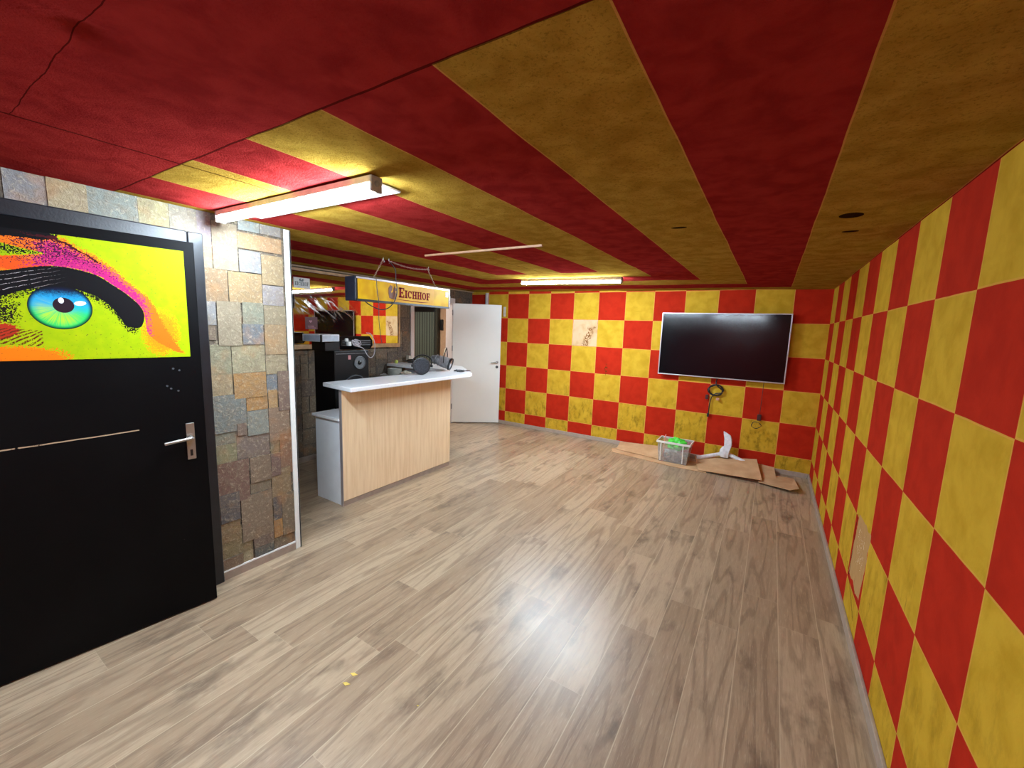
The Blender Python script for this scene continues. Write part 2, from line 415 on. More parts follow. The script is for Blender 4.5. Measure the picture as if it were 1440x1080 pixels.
def addt(L, f):
    for (a, b, c_, d, col) in L:
        p0 = onX(*f(a, b), XP); p1 = onX(*f(c_, d), XP); q0 = onX(*f(c_, b), XP); q1 = onX(*f(a, d), XP)
        ya, yb = (p0[0]+q1[0])/2, (p1[0]+q0[0])/2; za, zb = p1[1], p0[1]
        if col is G or True: col = tuple(c*random.uniform(.9, 1.1) for c in col[:3])+(1,)
        ya, yb = max(ya, .0), min(yb, 1.60)
        rects.append((max(ya-.004, 0), min(yb+.004, 1.6), max(za-.012, .01), min(zb+.012, 2.27), col, random.uniform(.002, .010)))
addt(TR2, lambda a, b: (a/3.4286, 220+b/3.4286)); addt(TR8, lambda a, b: (270+a/2.077, 280+b/2.077)); addt(TR1, lambda a, b: (180+a/3, 500+b/3))
rects += rnd_tiles(1.38, 1.60, 1.05, 2.2, PAL, lambda a, b, c_, d: any(r[0] < (a+b)/2 < r[1] and r[2] < (c_+d)/2 < r[3] for r in rects))
rects += rnd_tiles(1.50, 1.60, .0, 1.05, PAL, lambda a, b, c_, d: any(r[0] < (a+b)/2 < r[1] and r[2] < (c_+d)/2 < r[3] for r in rects))
rects += rnd_tiles(YN, .06, 0, 2.27, PAL)
tiles('wall_left', rects, XP, 1, M_SLATE, [(XP-.13, XP-.0005, YN, 1.60, 0, 2.30)])
DY0, DY1, DZ = 4.47, 5.37, 2.06                                    # doorway in the bar wall
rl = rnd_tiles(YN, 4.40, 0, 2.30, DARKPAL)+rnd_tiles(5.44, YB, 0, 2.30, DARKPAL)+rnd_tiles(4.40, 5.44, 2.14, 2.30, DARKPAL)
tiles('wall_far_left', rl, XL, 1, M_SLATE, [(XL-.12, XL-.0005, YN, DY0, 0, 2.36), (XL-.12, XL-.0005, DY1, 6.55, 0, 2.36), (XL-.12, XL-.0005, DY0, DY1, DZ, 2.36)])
# trims
struct(MB().box(XP-.135, XP+.012, 1.600, 1.612, 0, 2.262).box(XP+.0005, XP+.012, 1.570, 1.612, 0, 2.262).build('trim_1', M_WHITE, bevel=.002), 'white corner profile on the end of the stone wall', 'trim')
struct(MB().box(XP, XP+.014, 1.098, 1.566, 0, .052).build('baseboard_left', M_SKIRT), 'grey brown baseboard under the stone wall', 'baseboard')
struct(MB().box(XP, XP+.012, 1.098, 1.568, .0525, .062).build('trim_2', M_WHITE), 'white strip on the stone wall baseboard', 'trim')
struct(MB().box(XR-.016, XR, YN, YB, 0, .06).build('baseboard_right', M_SKIRTL, bevel=.004), 'pale baseboard along the right wall', 'baseboard')
struct(MB().box(XL, XR-.017, YB-.016, YB, 0, .06).build('baseboard_back', M_SKIRTL, bevel=.004), 'pale baseboard along the far wall', 'baseboard')
struct(MB().box(XL+.007, XL+.022, YN, 3.9, 0, .06).build('baseboard_bar', M_SKIRT, bevel=.004), 'grey brown baseboard under the bar wall', 'baseboard')
struct(MB().box(XL+.0, XL+.03, YN, YB, 2.268, 2.284).build('trim_3', plain('pale_ceiling_strip', srgb(176, 150, 120), .6)), 'pale strip where the ceiling meets the bar wall', 'trim')
# hallway beyond the doorway
struct(MB().box(-8.2, XL-.121, 6.5, 6.6, 0, 2.36).build('wall_hallway', M_WALLW), 'beige plaster wall of the hallway', 'wall')
struct(MB().box(-8.3, -8.2, 3.6, 6.6, 0, 2.36).build('wall_hallway_left', M_WALLW), 'beige plaster end wall of the hallway', 'wall')
struct(MB().box(-8.2, XL-.121, 3.6, 3.7, 0, 2.36).build('wall_hallway_front', M_WALLW), 'beige plaster near wall of the hallway', 'wall')
struct(MB().box(-8.3, XL-.121, 3.6, 6.6, 2.36, 2.42).build('ceiling_hallway', M_WALLW), 'beige hallway ceiling', 'ceiling')
# black door, ajar, in its black casing
A = .117; dvec = Vector((math.sin(A), math.cos(A), 0))
d1 = thing('door_1', 'black painted door standing ajar with a bright poster on it', 'door', (-2.65-dvec.x*.9, .995-dvec.y*.9, 0), -A); struct(d1)
m = Mat('black_door_paint', .5, .12); x, y, z = m.pos(True)
n = m.noise(scale=30, detail=5, rough=.7)
c = m.mix(m.noise(scale=3, detail=4).step(.4, .8), srgb(3, 3, 5), srgb(7, 7, 9))
crack = (z-1.073-(y-.3)*.03+(m.noise(scale=8, detail=2)-.5)*.006).abs()
c = m.mix(crack.lt(.0028)*(n.gt(.42))*y.gt(.05)*y.lt(.62), c, srgb(176, 150, 122))
sc = (m.noise(m.vec(x, y*2.5, z*9), scale=7, detail=5, rough=.75)).gt(.735)
c = m.mix(sc*.5, c, srgb(150, 140, 130))
holes_ = None
for (a, b) in ((.775, 1.39), (.80, 1.38), (.745, 1.30), (.76, 1.285), (.79, 1.27)):
    h_ = ((y-a)*(y-a)+(z-b)*(z-b)).lt(.005**2); holes_ = h_ if holes_ is None else holes_.max(h_)
c = m.mix(holes_, c, srgb(70, 72, 76))
m.col(c); m.bump(m.noise(scale=60, detail=3), .15, .003)
M_BDOOR = m.m
MB().box(-.04, 0, 0, .9, .008, 2.055).build('door_leaf', M_BDOOR, d1, bevel=.003)
hd = MB().box(.0, .008, .808, .846, .885, 1.088).build('handle_plate', M_STEEL, d1, bevel=.002)
MB().tube([(.008, .826, 1.012), (.045, .826, 1.012), (.055, .815, 1.012), (.057, .76, 1.008), (.056, .705, 1.002)], .0085, 10).build('lever', M_STEEL, hd, smooth=True)
MB().cyl((.008, .826, 1.012), (.018, .826, 1.012), .017).build('rosette', M_STEEL, hd, smooth=True)
MB().box(.0082, .0088, .820, .832, .905, .94).build('keyhole', M_PLAST, hd)
for nm, bx in (('door_casing', [(0.0062, .026, 1.022, 1.097, 0, 2.135), (.0062, .026, .02, .095, 0, 2.135), (.0062, .026, .095, 1.022, 2.062, 2.135)]),):
    mb = MB()
    for b in bx: mb.box(XP+b[0], XP+b[1], *b[2:])
    o = mb.build('trim_4', M_BLKFR, bevel=.006); struct(o, 'black door casing on the stone wall', 'door casing')
struct(MB().box(XP+.0062, XP+.016, .0955, 1.0215, .004, 2.061).build('trim_5', M_BLACK), 'black sheet standing in for the dark opening behind the black door', 'dark opening')  # solid black sheet in place of the shaded opening behind the leaf
# white door, wide open, in the bar wall
wx, wy = XL+.015, 5.375; ang = math.atan2(5.875-wy, -3.94-wx); wl = math.hypot(5.875-wy, -3.94-wx)
d2 = thing('door_2', 'plain white interior door standing open beside the far wall', 'door', (wx, wy, 0), ang); struct(d2)
MB().box(0, wl, 0, .04, .012, 2.05).build('door_leaf', M_WDOOR, d2, bevel=.004)
hp = MB().cyl((wl-.055, -.008, 1.075), (wl-.055, 0, 1.075), .024).build('rosette', M_STEEL, d2, smooth=True)
MB().tube([(wl-.055, -.008, 1.075), (wl-.055, -.045, 1.075), (wl-.07, -.05, 1.075), (wl-.165, -.05, 1.072)], .009, 10).build('lever', M_STEEL, hp, smooth=True)
MB().cyl((wl-.055, -.008, .995), (wl-.055, 0, .995), .024).build('key_rosette', plain('dark_key_rosette', srgb(70, 70, 70), .4), d2, smooth=True)
for z_ in (.25, 1.25, 1.85): MB().cyl((-.008, -.006, z_), (-.008, -.006, z_+.09), .009, n=12).build('hinge', M_GREYP, d2, smooth=True)
mb = MB()
for b in ((XL-.13, XL+.026, 4.41, DY0+.008, 0, 2.13), (XL-.13, XL+.012, DY1-.012, 5.43, 0, 2.13), (XL-.13, XL+.026, DY0+.008, DY1-.012, DZ-.008, 2.13)): mb.box(*b)
struct(mb.build('trim_6', plain('white_door_frame', srgb(214, 204, 200), .45, var=.03), bevel=.004), 'white door frame of the open white door', 'door frame')
# ------------------------------------------------------------------ lamps
def lamp(x0, x1, y, strength, label, body_c, wide=True):
    xm = (x0+x1)/2; zc = cz(xm)-.006
    t = thing('fluorescent_lamp', label, 'lamp', (xm, y, zc), 0); L = (x1-x0)/2
    tilt = math.atan(.0135); M = Matrix.Rotation(tilt, 4, 'Y')
    MB().quadbox([(-L, 0, 0), (-L, .050, 0), (-L, .050, -.024), (-L, .047, -.028), (-L, .003, -.028), (-L, 0, -.024)], (1, 0, 0), 2*L).build('housing', body_c, t, M=M)
    MB().quadbox([(-L+.012, .002, -.0285), (-L+.012, .048, -.0285), (-L+.012, .046, -.046), (-L+.012, .037, -.056), (-L+.012, .013, -.056), (-L+.012, .004, -.046)], (1, 0, 0), 2*L-.024).build('diffuser', emis('lit_diffuser', (.80, .99, 1.14, 1), strength), t, M=M)
    for s in (-1, 1):
        e = MB().box(*( (L, L+.012) if s > 0 else (-L-.012, -L)), -.002, .052, -.060, 0).build('end_cap', M_GREYC, t, bevel=.003, M=M)
        MB().cyl((s*(L+.012), .025, -.028), (s*(L+.014), .025, -.028), .012).build('knockout', M_GREYP, e, M=M)
    return t
M_GREYC = plain('grey_end_cap', srgb(150, 138, 134), .5)
M_LBODY = plain('cream_lamp_housing', srgb(196, 176, 158), .45)
l1 = lamp(-2.70, -1.40, 1.13, TUBE1, 'long lit tube lamp above the black door, nearer the camera', M_LBODY)
MB().box(-.55, .61, .060, .195, -.008, 0).build('mounting_strip', M_WHITE, l1, M=Matrix.Rotation(math.atan(.0135), 4, 'Y'))
l2 = lamp(-2.655, -1.43, 4.38, TUBE2, 'lit tube lamp on the ceiling before the far checkered wall', M_LBODY)
l3 = lamp(-1.5, -.2, -1.0, TUBE3, 'lit tube lamp behind the viewpoint', M_LBODY)
hl = thing('ceiling_lamp', 'square flush ceiling lamp in the hallway behind the white door', 'lamp', (-5.6, 5.0, 2.36))
MB().box(-.16, .16, -.16, .16, -.03, 0).build('base', M_WHITE, hl); MB().box(-.14, .14, -.14, .14, -.06, -.0305).build('diffuser', emis('hall_diffuser', (1, .93, .84, 1), HALL), hl, bevel=.01)
# ------------------------------------------------------------------ eye poster on the black door
def eye_material():
    m = Mat('eye_print', .55, .15); lx, ly, z = m.pos(True)
    s = .852-ly                                                    # distance from the right edge of the print
    nA = m.noise(m.vec(0, ly, z), scale=300, detail=2, rough=.9); nB = m.noise(m.vec(0, ly, z), scale=22, detail=4); nC = m.noise(m.vec(0, ly, z), scale=110, detail=3, rough=.8)
    wq = m.white(m.vec(1.5, (ly*(1/.0034)).floor(), (z*(1/.0034)).floor()))
    g = (wq-.5)*.75+(nC-.5)*1.1                                     # grain
    def grain(v, amp=.9): return (v+g*amp).gt(.5)                  # speckled threshold of a 0..1 mask
    LIME = srgb(150, 178, 0); ORA = srgb(240, 120, 10); MAG = srgb(176, 30, 110); BLK = srgb(10, 8, 12); DP = srgb(64, 14, 50); RD = srgb(216, 70, 24)
    low = s.curve([(0, 1.80), (.168, 1.68), (.182, 1.625), (.2054, 1.600), (.2357, 1.605), (.2628, 1.643), (.288, 1.69), (.3292, 1.735), (.3715, 1.758), (.4411, 1.775), (.5155, 1.765), (.5629, 1.75), (.6233, 1.722), (.75, 1.66)])
    up = s.curve([(0, 1.45), (.165, 1.57), (.1742, 1.655), (.1812, 1.694), (.2255, 1.754), (.2809, 1.802), (.3333, 1.841), (.3856, 1.857), (.4602, 1.865), (.5326, 1.852), (.6011, 1.83), (.75, 1.80)])
    mag = s.curve([(0, 1.42), (.1078, 1.63), (.1359, 1.713), (.1763, 1.774), (.2215, 1.816), (.2759, 1.878), (.3282, 1.922), (.3786, 1.95), (.4269, 1.984), (.4742, 1.999), (.5216, 2.0), (.65, 2.03), (.75, 2.05)])
    c = m.mix(nB.step(.35, .7)*.12, LIME, srgb(240, 226, 0))
    # orange haze: bottom left, lower right, outside the magenta
    ob = z.step(1.56, 1.46)*s.step(.30, .62); c = m.mix(grain(ob*1.1, .35), c, ORA)
    ora = ((s-.115)*(s-.115)*110+(z-1.58)*(z-1.58)*48).step(1.1, .1); c = m.mix(grain(ora*.85, .9), c, srgb(246, 140, 14))
    hb = (z-mag).step(.055, -.045)*(z-up).step(-.01, .01); c = m.mix(grain(hb*.95, .5), c, srgb(236, 110, 20))
    ob2 = (z-1.862-(s-.6)*.1+(nB-.5)*.04).abs().step(.045, .01)*s.step(.42, .52); c = m.mix(grain(ob2, .4), c, srgb(222, 80, 24))
    # magenta crease
    mb_ = (z-mag).step(.02, -.05)*(z-up).step(-.01, .01)*s.step(.12, .2)*s.step(.62, .46); c = m.mix(grain(mb_*.85, .9), c, MAG)
    mdk = (z-mag).step(.02, -.04)*(z-up).step(-.02, .07)*s.step(.12, .5)*s.step(.66, .5); c = m.mix(grain(mdk*.55, 1.1), c, DP)
    # yellow lid field top left, brow strokes
    yf = ((z-1.915).abs()*1.0+(s-.70).abs()*.22).step(.06, .035); c = m.mix(grain(yf, .4), c, LIME)
    yfk = yf*(z.step(1.88, 1.95)*.6+.22); c = m.mix(grain(yfk, .9), c, BLK)
    brow = (z-(1.992-(s-.62)*.02)+(nB-.5)*.02).abs().step(.035, .012)*s.step(.40, .5); c = m.mix(grain(brow, .5), c, BLK)
    br2 = ((z-mag+.012)+(m.noise(m.vec(0, ly*.5, z*2), scale=18, detail=3)-.5)*.06).abs().step(.012, .002)*s.step(.28, .34)*s.step(.6, .5); c = m.mix(grain(br2*.8, .6), c, srgb(60, 10, 20))
    # sclera speckle below lid
    shd = (low-z).step(.055, .0)*z.lt(low)*s.step(.18, .22); c = m.mix(grain(shd*.62, .8), c, srgb(20, 18, 6))
    lcor = ((s-.70)*(s-.70)*22+(z-1.66)*(z-1.66)*60+(nB-.5)*.6).step(.6, .1); c = m.mix(grain(lcor*.72, .9), c, srgb(26, 16, 10))
    lred = ((s-.70)*(s-.70)*40+(z-1.58)*(z-1.58)*260+(nB-.5)*.8).step(.9, .2); c = m.mix(grain(lred*.9, .5), c, srgb(170, 46, 24))
    # lower lashes
    la = (((s*1.0+(z-1.5)*.9+(z-1.5)*(z-1.5)*8)*240+(nB-.5)*7).sin()).gt(.2)*((z-1.555)*1.0-(s-.6)*.10).abs().lt(.035)*s.gt(.52); c = m.mix(la*grain(nC+.1, .3), c, srgb(96, 36, 14))
    # lid
    lid = (z-low).step(-.006, .006)*(up-z).step(-.006, .006)*s.step(.160, .172); c = m.mix(grain(lid, .35), c, BLK)
    wl_ = (((s*.55+z*.9+(z-1.7)*(z-1.7)*3)*230+(nB-.5)*5).sin()).gt(.975)*lid.gt(.9)*s.step(.42, .56)*(nC.gt(.47)); c = m.mix(wl_, c, srgb(200, 190, 190))
    # iris
    ix = (s-.4555)*(1/.099); iz = (z-1.6865)*(1/.098); r2 = (ix*ix+iz*iz); r = r2.sqrt()
    ang_n = m.noise(m.vec(ix/r*2.2, iz/r*2.2, 0), scale=6, detail=4, rough=.8)
    ir = m.mix((iz+(nB-.5)*.6-ix*.0).step(-.5, .35), srgb(30, 196, 96), srgb(34, 150, 205))
    ir = m.mix(((iz*-1+ix*.5).step(-.3, .7)*ang_n.step(.35, .6)*r.step(.95, .55)), ir, srgb(186, 222, 30))
    ir = m.mix((iz+(nC-.5)*.6).step(.35, .8), ir, srgb(10, 26, 60)); ir = m.mix(r.step(.82, 1.0), ir, srgb(6, 20, 30))
    vis = r.lt(1.0)*((low+.012-z).step(-.01, .03).max(0)); vis = r.lt(1.0)
    c = m.mix(vis, c, ir)
    c = m.mix(((ix+.08)*(ix+.08)*9+(iz-.1)*(iz-.1)*8.5).lt(1), c, srgb(36, 22, 32))
    c = m.mix(vis*(z-low+.02).step(.0, .03)*grain(nC+.25, .2), c, BLK)
    c = m.mix(((ix+.02)*(ix+.02)*120+(iz-.31)*(iz-.31)*60+(nB-.5)*.8).lt(1), c, srgb(235, 240, 250))
    c = m.mix(((ix+.62)*(ix+.62)*26+(iz-.22+(ix+.62)*.2)*(iz-.22)*90+(nB-.5)*1.0).lt(1), c, srgb(225, 235, 250))
    m.col(c); return m.m
po = MB().box(.0006, .0024, .10, .852, 1.452, 2.003).build('poster', eye_material())
po.location = d1.location; po.rotation_euler = d1.rotation_euler
tag(po, 'neon yellow print of a large blue green eye fixed to the black door', 'poster')
# ------------------------------------------------------------------ television
tv = thing('television', 'large flat television with thin silver frame on the far checkered wall', 'television', (-.56, YB, 1.53))
m = Mat('dark_screen', .11, .3); m.pos(True); m.col(m.mix(m.noise(scale=2, detail=3), srgb(7, 8, 11), srgb(13, 14, 18))); m.rough(m.noise(scale=4, detail=3)*.1+.07)
TW, TH = .732, .414
MB().box(-TW+.02, TW-.02, -.075, -.045, -TH+.02, TH-.02).build('back_shell', M_PLAST, tv, bevel=.008)
MB().box(-.2, .2, -.045, -.001, -.2, .2).build('wall_bracket', M_PLAST, tv)
MB().box(-TW+.012, TW-.012, -.0805, -.0755, -TH+.012, TH-.012).build('screen', m.m, tv)
mb = MB()
for b in ((-TW, TW, -TH, -TH+.013), (-TW, TW, TH-.013, TH), (-TW, -TW+.013, -TH+.013, TH-.013), (TW-.013, TW, -TH+.013, TH-.013)): mb.box(b[0], b[1], -.086, -.074, b[2], b[3])
mb.build('frame', M_SATIN, tv, bevel=.002)
MB().box(-.03, .03, -.0868, -.0862, -TH+.003, -TH+.010).build('maker_mark', M_STEEL, tv)
# cables under the television
def coil(c, R, turns, r, jit, n=14, axis='y', sq=.8):
    P = []
    for k in range(int(turns*n)):
        t = 2*math.pi*k/n; rr = R*(1+random.uniform(-jit, jit)); q = (rr*math.cos(t), rr*sq*math.sin(t)); w_ = random.uniform(-.008, .008)
        P.append((c[0]+q[0], c[1]+w_, c[2]+q[1]) if axis == 'y' else ((c[0]+w_, c[1]+q[0], c[2]+q[1]) if axis == 'x' else (c[0]+q[0], c[1]+q[1], c[2]+w_)))
    return P
yw = YB-.03
cb = thing('power_cable', 'black cable wound in a loop under the television', 'cable', (-.56, yw, .96))
P = [(0.0, .02, .15), (0.0, 0, .07)]+[(p[0], p[1], p[2]) for p in coil((.0, 0, 0), .082, 4, 0, .14)]+[(-.02, 0, -.06), (-.055, 0, -.17), (-.06, 0, -.32)]
MB().tube(P, .0068, 6, sub=3).build('cord', M_RUBBER, cb, smooth=True)
MB().box(-.075, -.05, -.014, .01, -.36, -.31).build('connector', M_RUBBER, cb, bevel=.004)
MB().box(-.115, -.08, -.015, .01, -.13, -.07).build('plug', plain('maroon_plug', srgb(70, 22, 26), .5), cb, bevel=.005)
MB().box(.015, .05, -.018, .01, -.13, -.10).build('cable_tie', plain('pink_white_tie', srgb(210, 150, 130), .5), cb, bevel=.004)
cb = thing('thin_cable', 'thin dark cable hanging below the television, nearer the right wall', 'cable', (-.04, yw, .66))
MB().tube([(0, .02, .46), (-.002, .01, .3), (-.004, 0, .1), (-.01, 0, .03)], .0032, 6).build('cord', M_RUBBER, cb, smooth=True)
MB().tube(coil((-.03, 0, -.09), .05, 2.2, 0, .12), .003, 6, sub=3).build('loop', M_RUBBER, cb, smooth=True)
MB().box(-.03, .015, -.012, .012, -.03, .05).build('connector', plain('dark_red_connector', srgb(60, 16, 16), .5), cb, bevel=.005)
# ------------------------------------------------------------------ bar counter
m = Mat('light_maple_board', .45, .4); x, y, z = m.pos()
g = m.noise(m.vec(x*.3, y, z*.06), scale=34, detail=4, rough=.6); g2 = m.noise(m.vec(x, y, z*.03), scale=150, detail=2)
m.col(m.mix(g2.step(.45, .8)*.3, m.mix(g.step(.35, .7), srgb(238, 210, 172), srgb(226, 194, 154)), srgb(206, 170, 128)))
M_MAPLE = m.m
m = Mat('white_speckled_worktop', .22, .5); m.pos()
m.col(m.mix(m.noise(scale=26, detail=5, rough=.7).step(.52, .7)*.35, srgb(240, 240, 242), srgb(196, 200, 208)))
M_TOP = m.m
M_WLAM = plain('white_laminate', srgb(236, 240, 244), .4, var=.03, scale=8)
bc = thing('bar_counter', 'bar front with light wood panel below the white countertop', 'counter', (-3.17, 2.93, 0))
MB().box(.0, .02, -.715, .735, .05, 1.078).build('front_panel', M_MAPLE, bc, bevel=.001)
MB().box(-.016, -.0005, -.715, .735, 0.002, 1.078).build('back_panel', M_WLAM, bc)
MB().box(.001, .016, -.713, .733, 0, .0495).build('plinth', M_SKIRT, bc)
MB().box(-.016, .0195, -.7195, -.7155, .0, 1.078).build('edge_strip', M_SATIN, bc)
ct = MB().prism([(-2.955, 2.165), (-2.965, 3.80), (-3.0, 3.88), (-3.62, 4.455), (-3.72, 4.47), (XL+.03, 4.39), (XL+.03, 3.94), (-3.44, 3.94), (-3.425, 2.215)], 1.08, 1.118).build('countertop', M_TOP, bevel=.006)
tag(ct, 'white speckled countertop capping the wooden bar front', 'countertop')
lc = thing('base_cabinet', 'low white cabinet behind the wooden bar front', 'cabinet', (-3.19, 2.22, 0))
MB().box(-.37, -.001, 0, .018, 0, .79).build('side_panel', M_WLAM, lc, bevel=.001)
MB().box(-.37, -.001, 1.36, 1.378, 0, .79).build('side_panel', M_WLAM, lc)
MB().box(-.369, -.002, .0185, 1.3595, .06, .08).build('bottom_shelf', M_WLAM, lc)
MB().box(-.369, -.002, .0185, 1.3595, .4, .418).build('shelf', M_WLAM, lc)
MB().box(-.40, -.001, -.02, 1.38, .7905, .815).build('worktop', M_TOP, lc, bevel=.003)
rb = thing('return_cabinet', 'dark backed low cabinet between bar wall and counter end', 'cabinet', (-4.1, 3.95, 0))
MB().box(-.46, .28, .33, .35, 0, 1.078).build('back_panel', M_WLAM, rb)
MB().box(-.46, .28, -.30, .329, 0, .83).build('body', M_WLAM, rb, bevel=.002)
MB().box(-.47, .29, -.33, .329, .8305, .855).build('worktop', M_TOP, rb, bevel=.003)
# ------------------------------------------------------------------ mirror and stickers
mi = thing('wall_mirror', 'wide framed mirror on the bar wall reflecting the checkered felt', 'mirror', (XL, 3.1, 1.38))
m = Mat('smeared_mirror', .03, .5, 1.0); x, y, z = m.pos()
sm = m.noise(m.vec(0, (y+z*1.2)*2.6, (z-y)*.7), scale=6, detail=2.5, rough=.6, dist=.7).step(.4, .7)
area = ((y-3.0)*(y-3.0)*3.2+(z-1.80)*(z-1.80)*30).step(1.0, .2)
m.col(m.mix(sm*area*.4, srgb(220, 214, 204), srgb(170, 178, 190)))
m.rough(sm*area*.14+.015)
M_MIR = m.m
M_OAK = plain('oak_mirror_frame', srgb(190, 150, 106), .5, var=.15)
MB().box(.007, .05, -1.3, 1.05, .0, .86).build('backing', M_PLAST, mi)
MB().box(.0505, .054, -1.28, 1.03, .02, .84).build('glass', M_MIR, mi)
mb = MB()
for b in ((-1.3, 1.06, -.035, .018), (-1.3, 1.06, .842, .872), (-1.32, -1.282, -.035, .872), (1.032, 1.062, .018, .842)): mb.box(.0545, .066, *b)
mb.build('frame', M_OAK, mi, bevel=.003)
# slab serif capitals as strokes, one unit high
def seg(a0, a1, b0, b1): return [(a0, b0), (a1, b0), (a1, b1), (a0, b1)]
def arc(cx, cy_, rx, ry, t0, t1, wx_, wy_, n=12):
    out = []
    for i in range(n):
        a, b = t0+(t1-t0)*i/n, t0+(t1-t0)*(i+1)/n
        p = lambda t, q: (cx+(rx-wx_*q)*math.cos(t), cy_+(ry-wy_*q)*math.sin(t))
        out.append([p(a, 0), p(b, 0), p(b, 1), p(a, 1)])
    return out
pi = math.pi
GL = {'E': (.72, [seg(.08, .30, 0, 1), seg(0, .68, 0, .14), seg(0, .68, .86, 1), seg(.3, .52, .43, .57), seg(.58, .68, .14, .3), seg(.58, .68, .7, .86), seg(.46, .54, .36, .64)]),
 'I': (.42, [seg(.1, .32, 0, 1), seg(0, .42, 0, .13), seg(0, .42, .87, 1)]),
 'C': (.70, arc(.36, .5, .36, .5, .22*pi, 1.78*pi, .2, .13, 16)+[seg(.56, .66, .62, .95)]),
 'H': (.80, [seg(.08, .28, 0, 1), seg(.52, .72, 0, 1), seg(0, .36, 0, .12), seg(.44, .8, 0, .12), seg(0, .36, .88, 1), seg(.44, .8, .88, 1), seg(.28, .52, .44, .56)]),
 'O': (.76, arc(.38, .5, .38, .5, 0, 2*pi, .2, .13, 20)),
 'F': (.66, [seg(.08, .30, 0, 1), seg(0, .4, 0, .13), seg(0, .64, .86, 1), seg(.3, .5, .42, .56), seg(.54, .64, .68, .86), seg(.44, .52, .36, .62)])}
def lettering(word, x, y0, y1, z0, z1, first=1.25, skew=0, t=.0015):
    ws = [GL[ch][0]*(first if i == 0 else 1) for i, ch in enumerate(word)]; gap = .07
    tot = sum(ws)+gap*(len(word)-1); k = (y1-y0)/tot; h = (z1-z0)/first; mb = MB(); cur = y0
    for i, ch in enumerate(word):
        f = first if i == 0 else 1
        for poly in GL[ch][1]:
            mb.quadbox([(x, cur+p[0]*k*f, z0+p[1]*h*f) for p in poly], (1, 0, 0), t)
        cur += (ws[i]+gap)*k
    return mb
def blob(x, c, pts, t=.0015): return MB().quadbox([(x, c[0]+p[0], c[1]+p[1]) for p in pts], (1, 0, 0), t)
SQ = [(-.5, -.5), (-.62, -.1), (-.6, .35), (-.35, .62), (-.05, .5), (-.12, .22), (-.3, .05), (-.18, -.08), (.02, .1), (.1, .4), (.28, .62), (.36, .42), (.58, .34), (.5, .18), (.3, .12), (.42, -.05), (.62, -.02), (.4, -.2), (.3, -.42), (.5, -.5), (.1, -.6)]
xs = XL+.0545
st = thing('brewery_sticker', 'white sticker with black lettering and crest in the mirror corner', 'sticker', (xs, 2.72, 2.09))
MB().box(0, .0012, -.095, .095, -.058, .058).build('backing', M_WHITE, st)
lettering('EICHHOF', .0013, -.08, .08, -.030, .012, 1.0, t=.0006).build('lettering', M_PLAST, st)
blob(.0013, (0, .032), [(p[0]*.05, p[1]*.026) for p in SQ], .0006).build('crest', M_PLAST, st)
MB().box(.0013, .0018, -.05, .05, -.044, -.041).build('rule', M_GREYP, st)
st = thing('heart_sticker', 'small maroon sticker with pale heart low on the mirror', 'sticker', (xs, 2.82, 1.645))
MB().box(0, .0012, -.075, .075, -.07, .07).build('backing', plain('maroon_vinyl', srgb(92, 26, 34), .5), st)
hp_ = []
for i in range(24):
    t = 2*pi*i/24; hp_.append((.0022*16*math.sin(t)**3/2*1.1, .0022*(13*math.cos(t)-5*math.cos(2*t)-2*math.cos(3*t)-math.cos(4*t))/2))
blob(.0013, (-.01, .02), hp_, .0006).build('heart', plain('dull_pink_vinyl', srgb(176, 110, 122), .5), st)
MB().box(.0013, .0018, -.045, .03, -.04, -.03).box(.0013, .0018, -.04, .05, -.058, -.05).build('lines', plain('dusty_pink', srgb(160, 96, 108), .5), st)
# ------------------------------------------------------------------ hanging brewery sign
sx = -3.0; sg = thing('brewery_sign', 'long yellow light box sign hanging over the bar counter', 'sign', (sx, 2.85, 1.855))
YB0, YB1, SH = -.595, .595, .195
MB().box(-.125, -.002, YB0+.01, YB1, 0, SH).build('housing', M_PLAST, sg, bevel=.004)
MB().box(-.128, .004, YB0-.003, YB0+.012, -.004, SH+.004).build('end_cap', plain('dark_blue_grey_cap', srgb(34, 36, 48), .35), sg, bevel=.006)
MB().box(-.128, .004, YB1, YB1+.014, -.004, SH+.004).build('end_cap', M_SATIN, sg, bevel=.006)
mb = MB().box(-.001, .006, YB0+.013, YB1-.001, SH-.012, SH+.004).build('top_rail', M_SATIN, sg)
MB().box(-.001, .006, YB0+.013, YB1-.001, -.004, .014).build('bottom_rail', M_PLAST, sg)
m = Mat('yellow_acrylic_sign', .4, .12); x, y, z = m.pos(True)
cc = m.mix(m.noise(scale=5, detail=2).step(.4, .6), srgb(222, 176, 14), srgb(206, 154, 10))
cc = m.mix(((y-.06).abs().lt(.3))*.35, cc, srgb(226, 164, 50)); m.col(cc)
MB().box(-.0015, .0015, YB0+.03, YB1-.012, .0145, SH-.0125).build('face', m.m, sg)
M_DRED = plain('dark_red_letters', srgb(128, 18, 12), .6, spec=.1)
lettering('EICHHOF', .0018, -.115, .30, .06, .152, 1.28, t=.002).build('lettering', M_DRED, sg)
MB().quadbox([(.0018, -.19, .04), (.0018, .0, .041), (.0018, .2, .036), (.0018, .30, .046), (.0018, .2, .030), (.0018, .0, .035)], (1, 0, 0), .002).build('underline', M_DRED, sg)
blob(.0018, (-.185, .098), [(p[0]*.085, p[1]*.105) for p in SQ], .002).build('squirrel_emblem', plain('brown_emblem', srgb(112, 62, 30), .5), sg)
MB().box(.002, .005, .535, .575, .115, .165).build('price_tag', M_WHITE, sg)
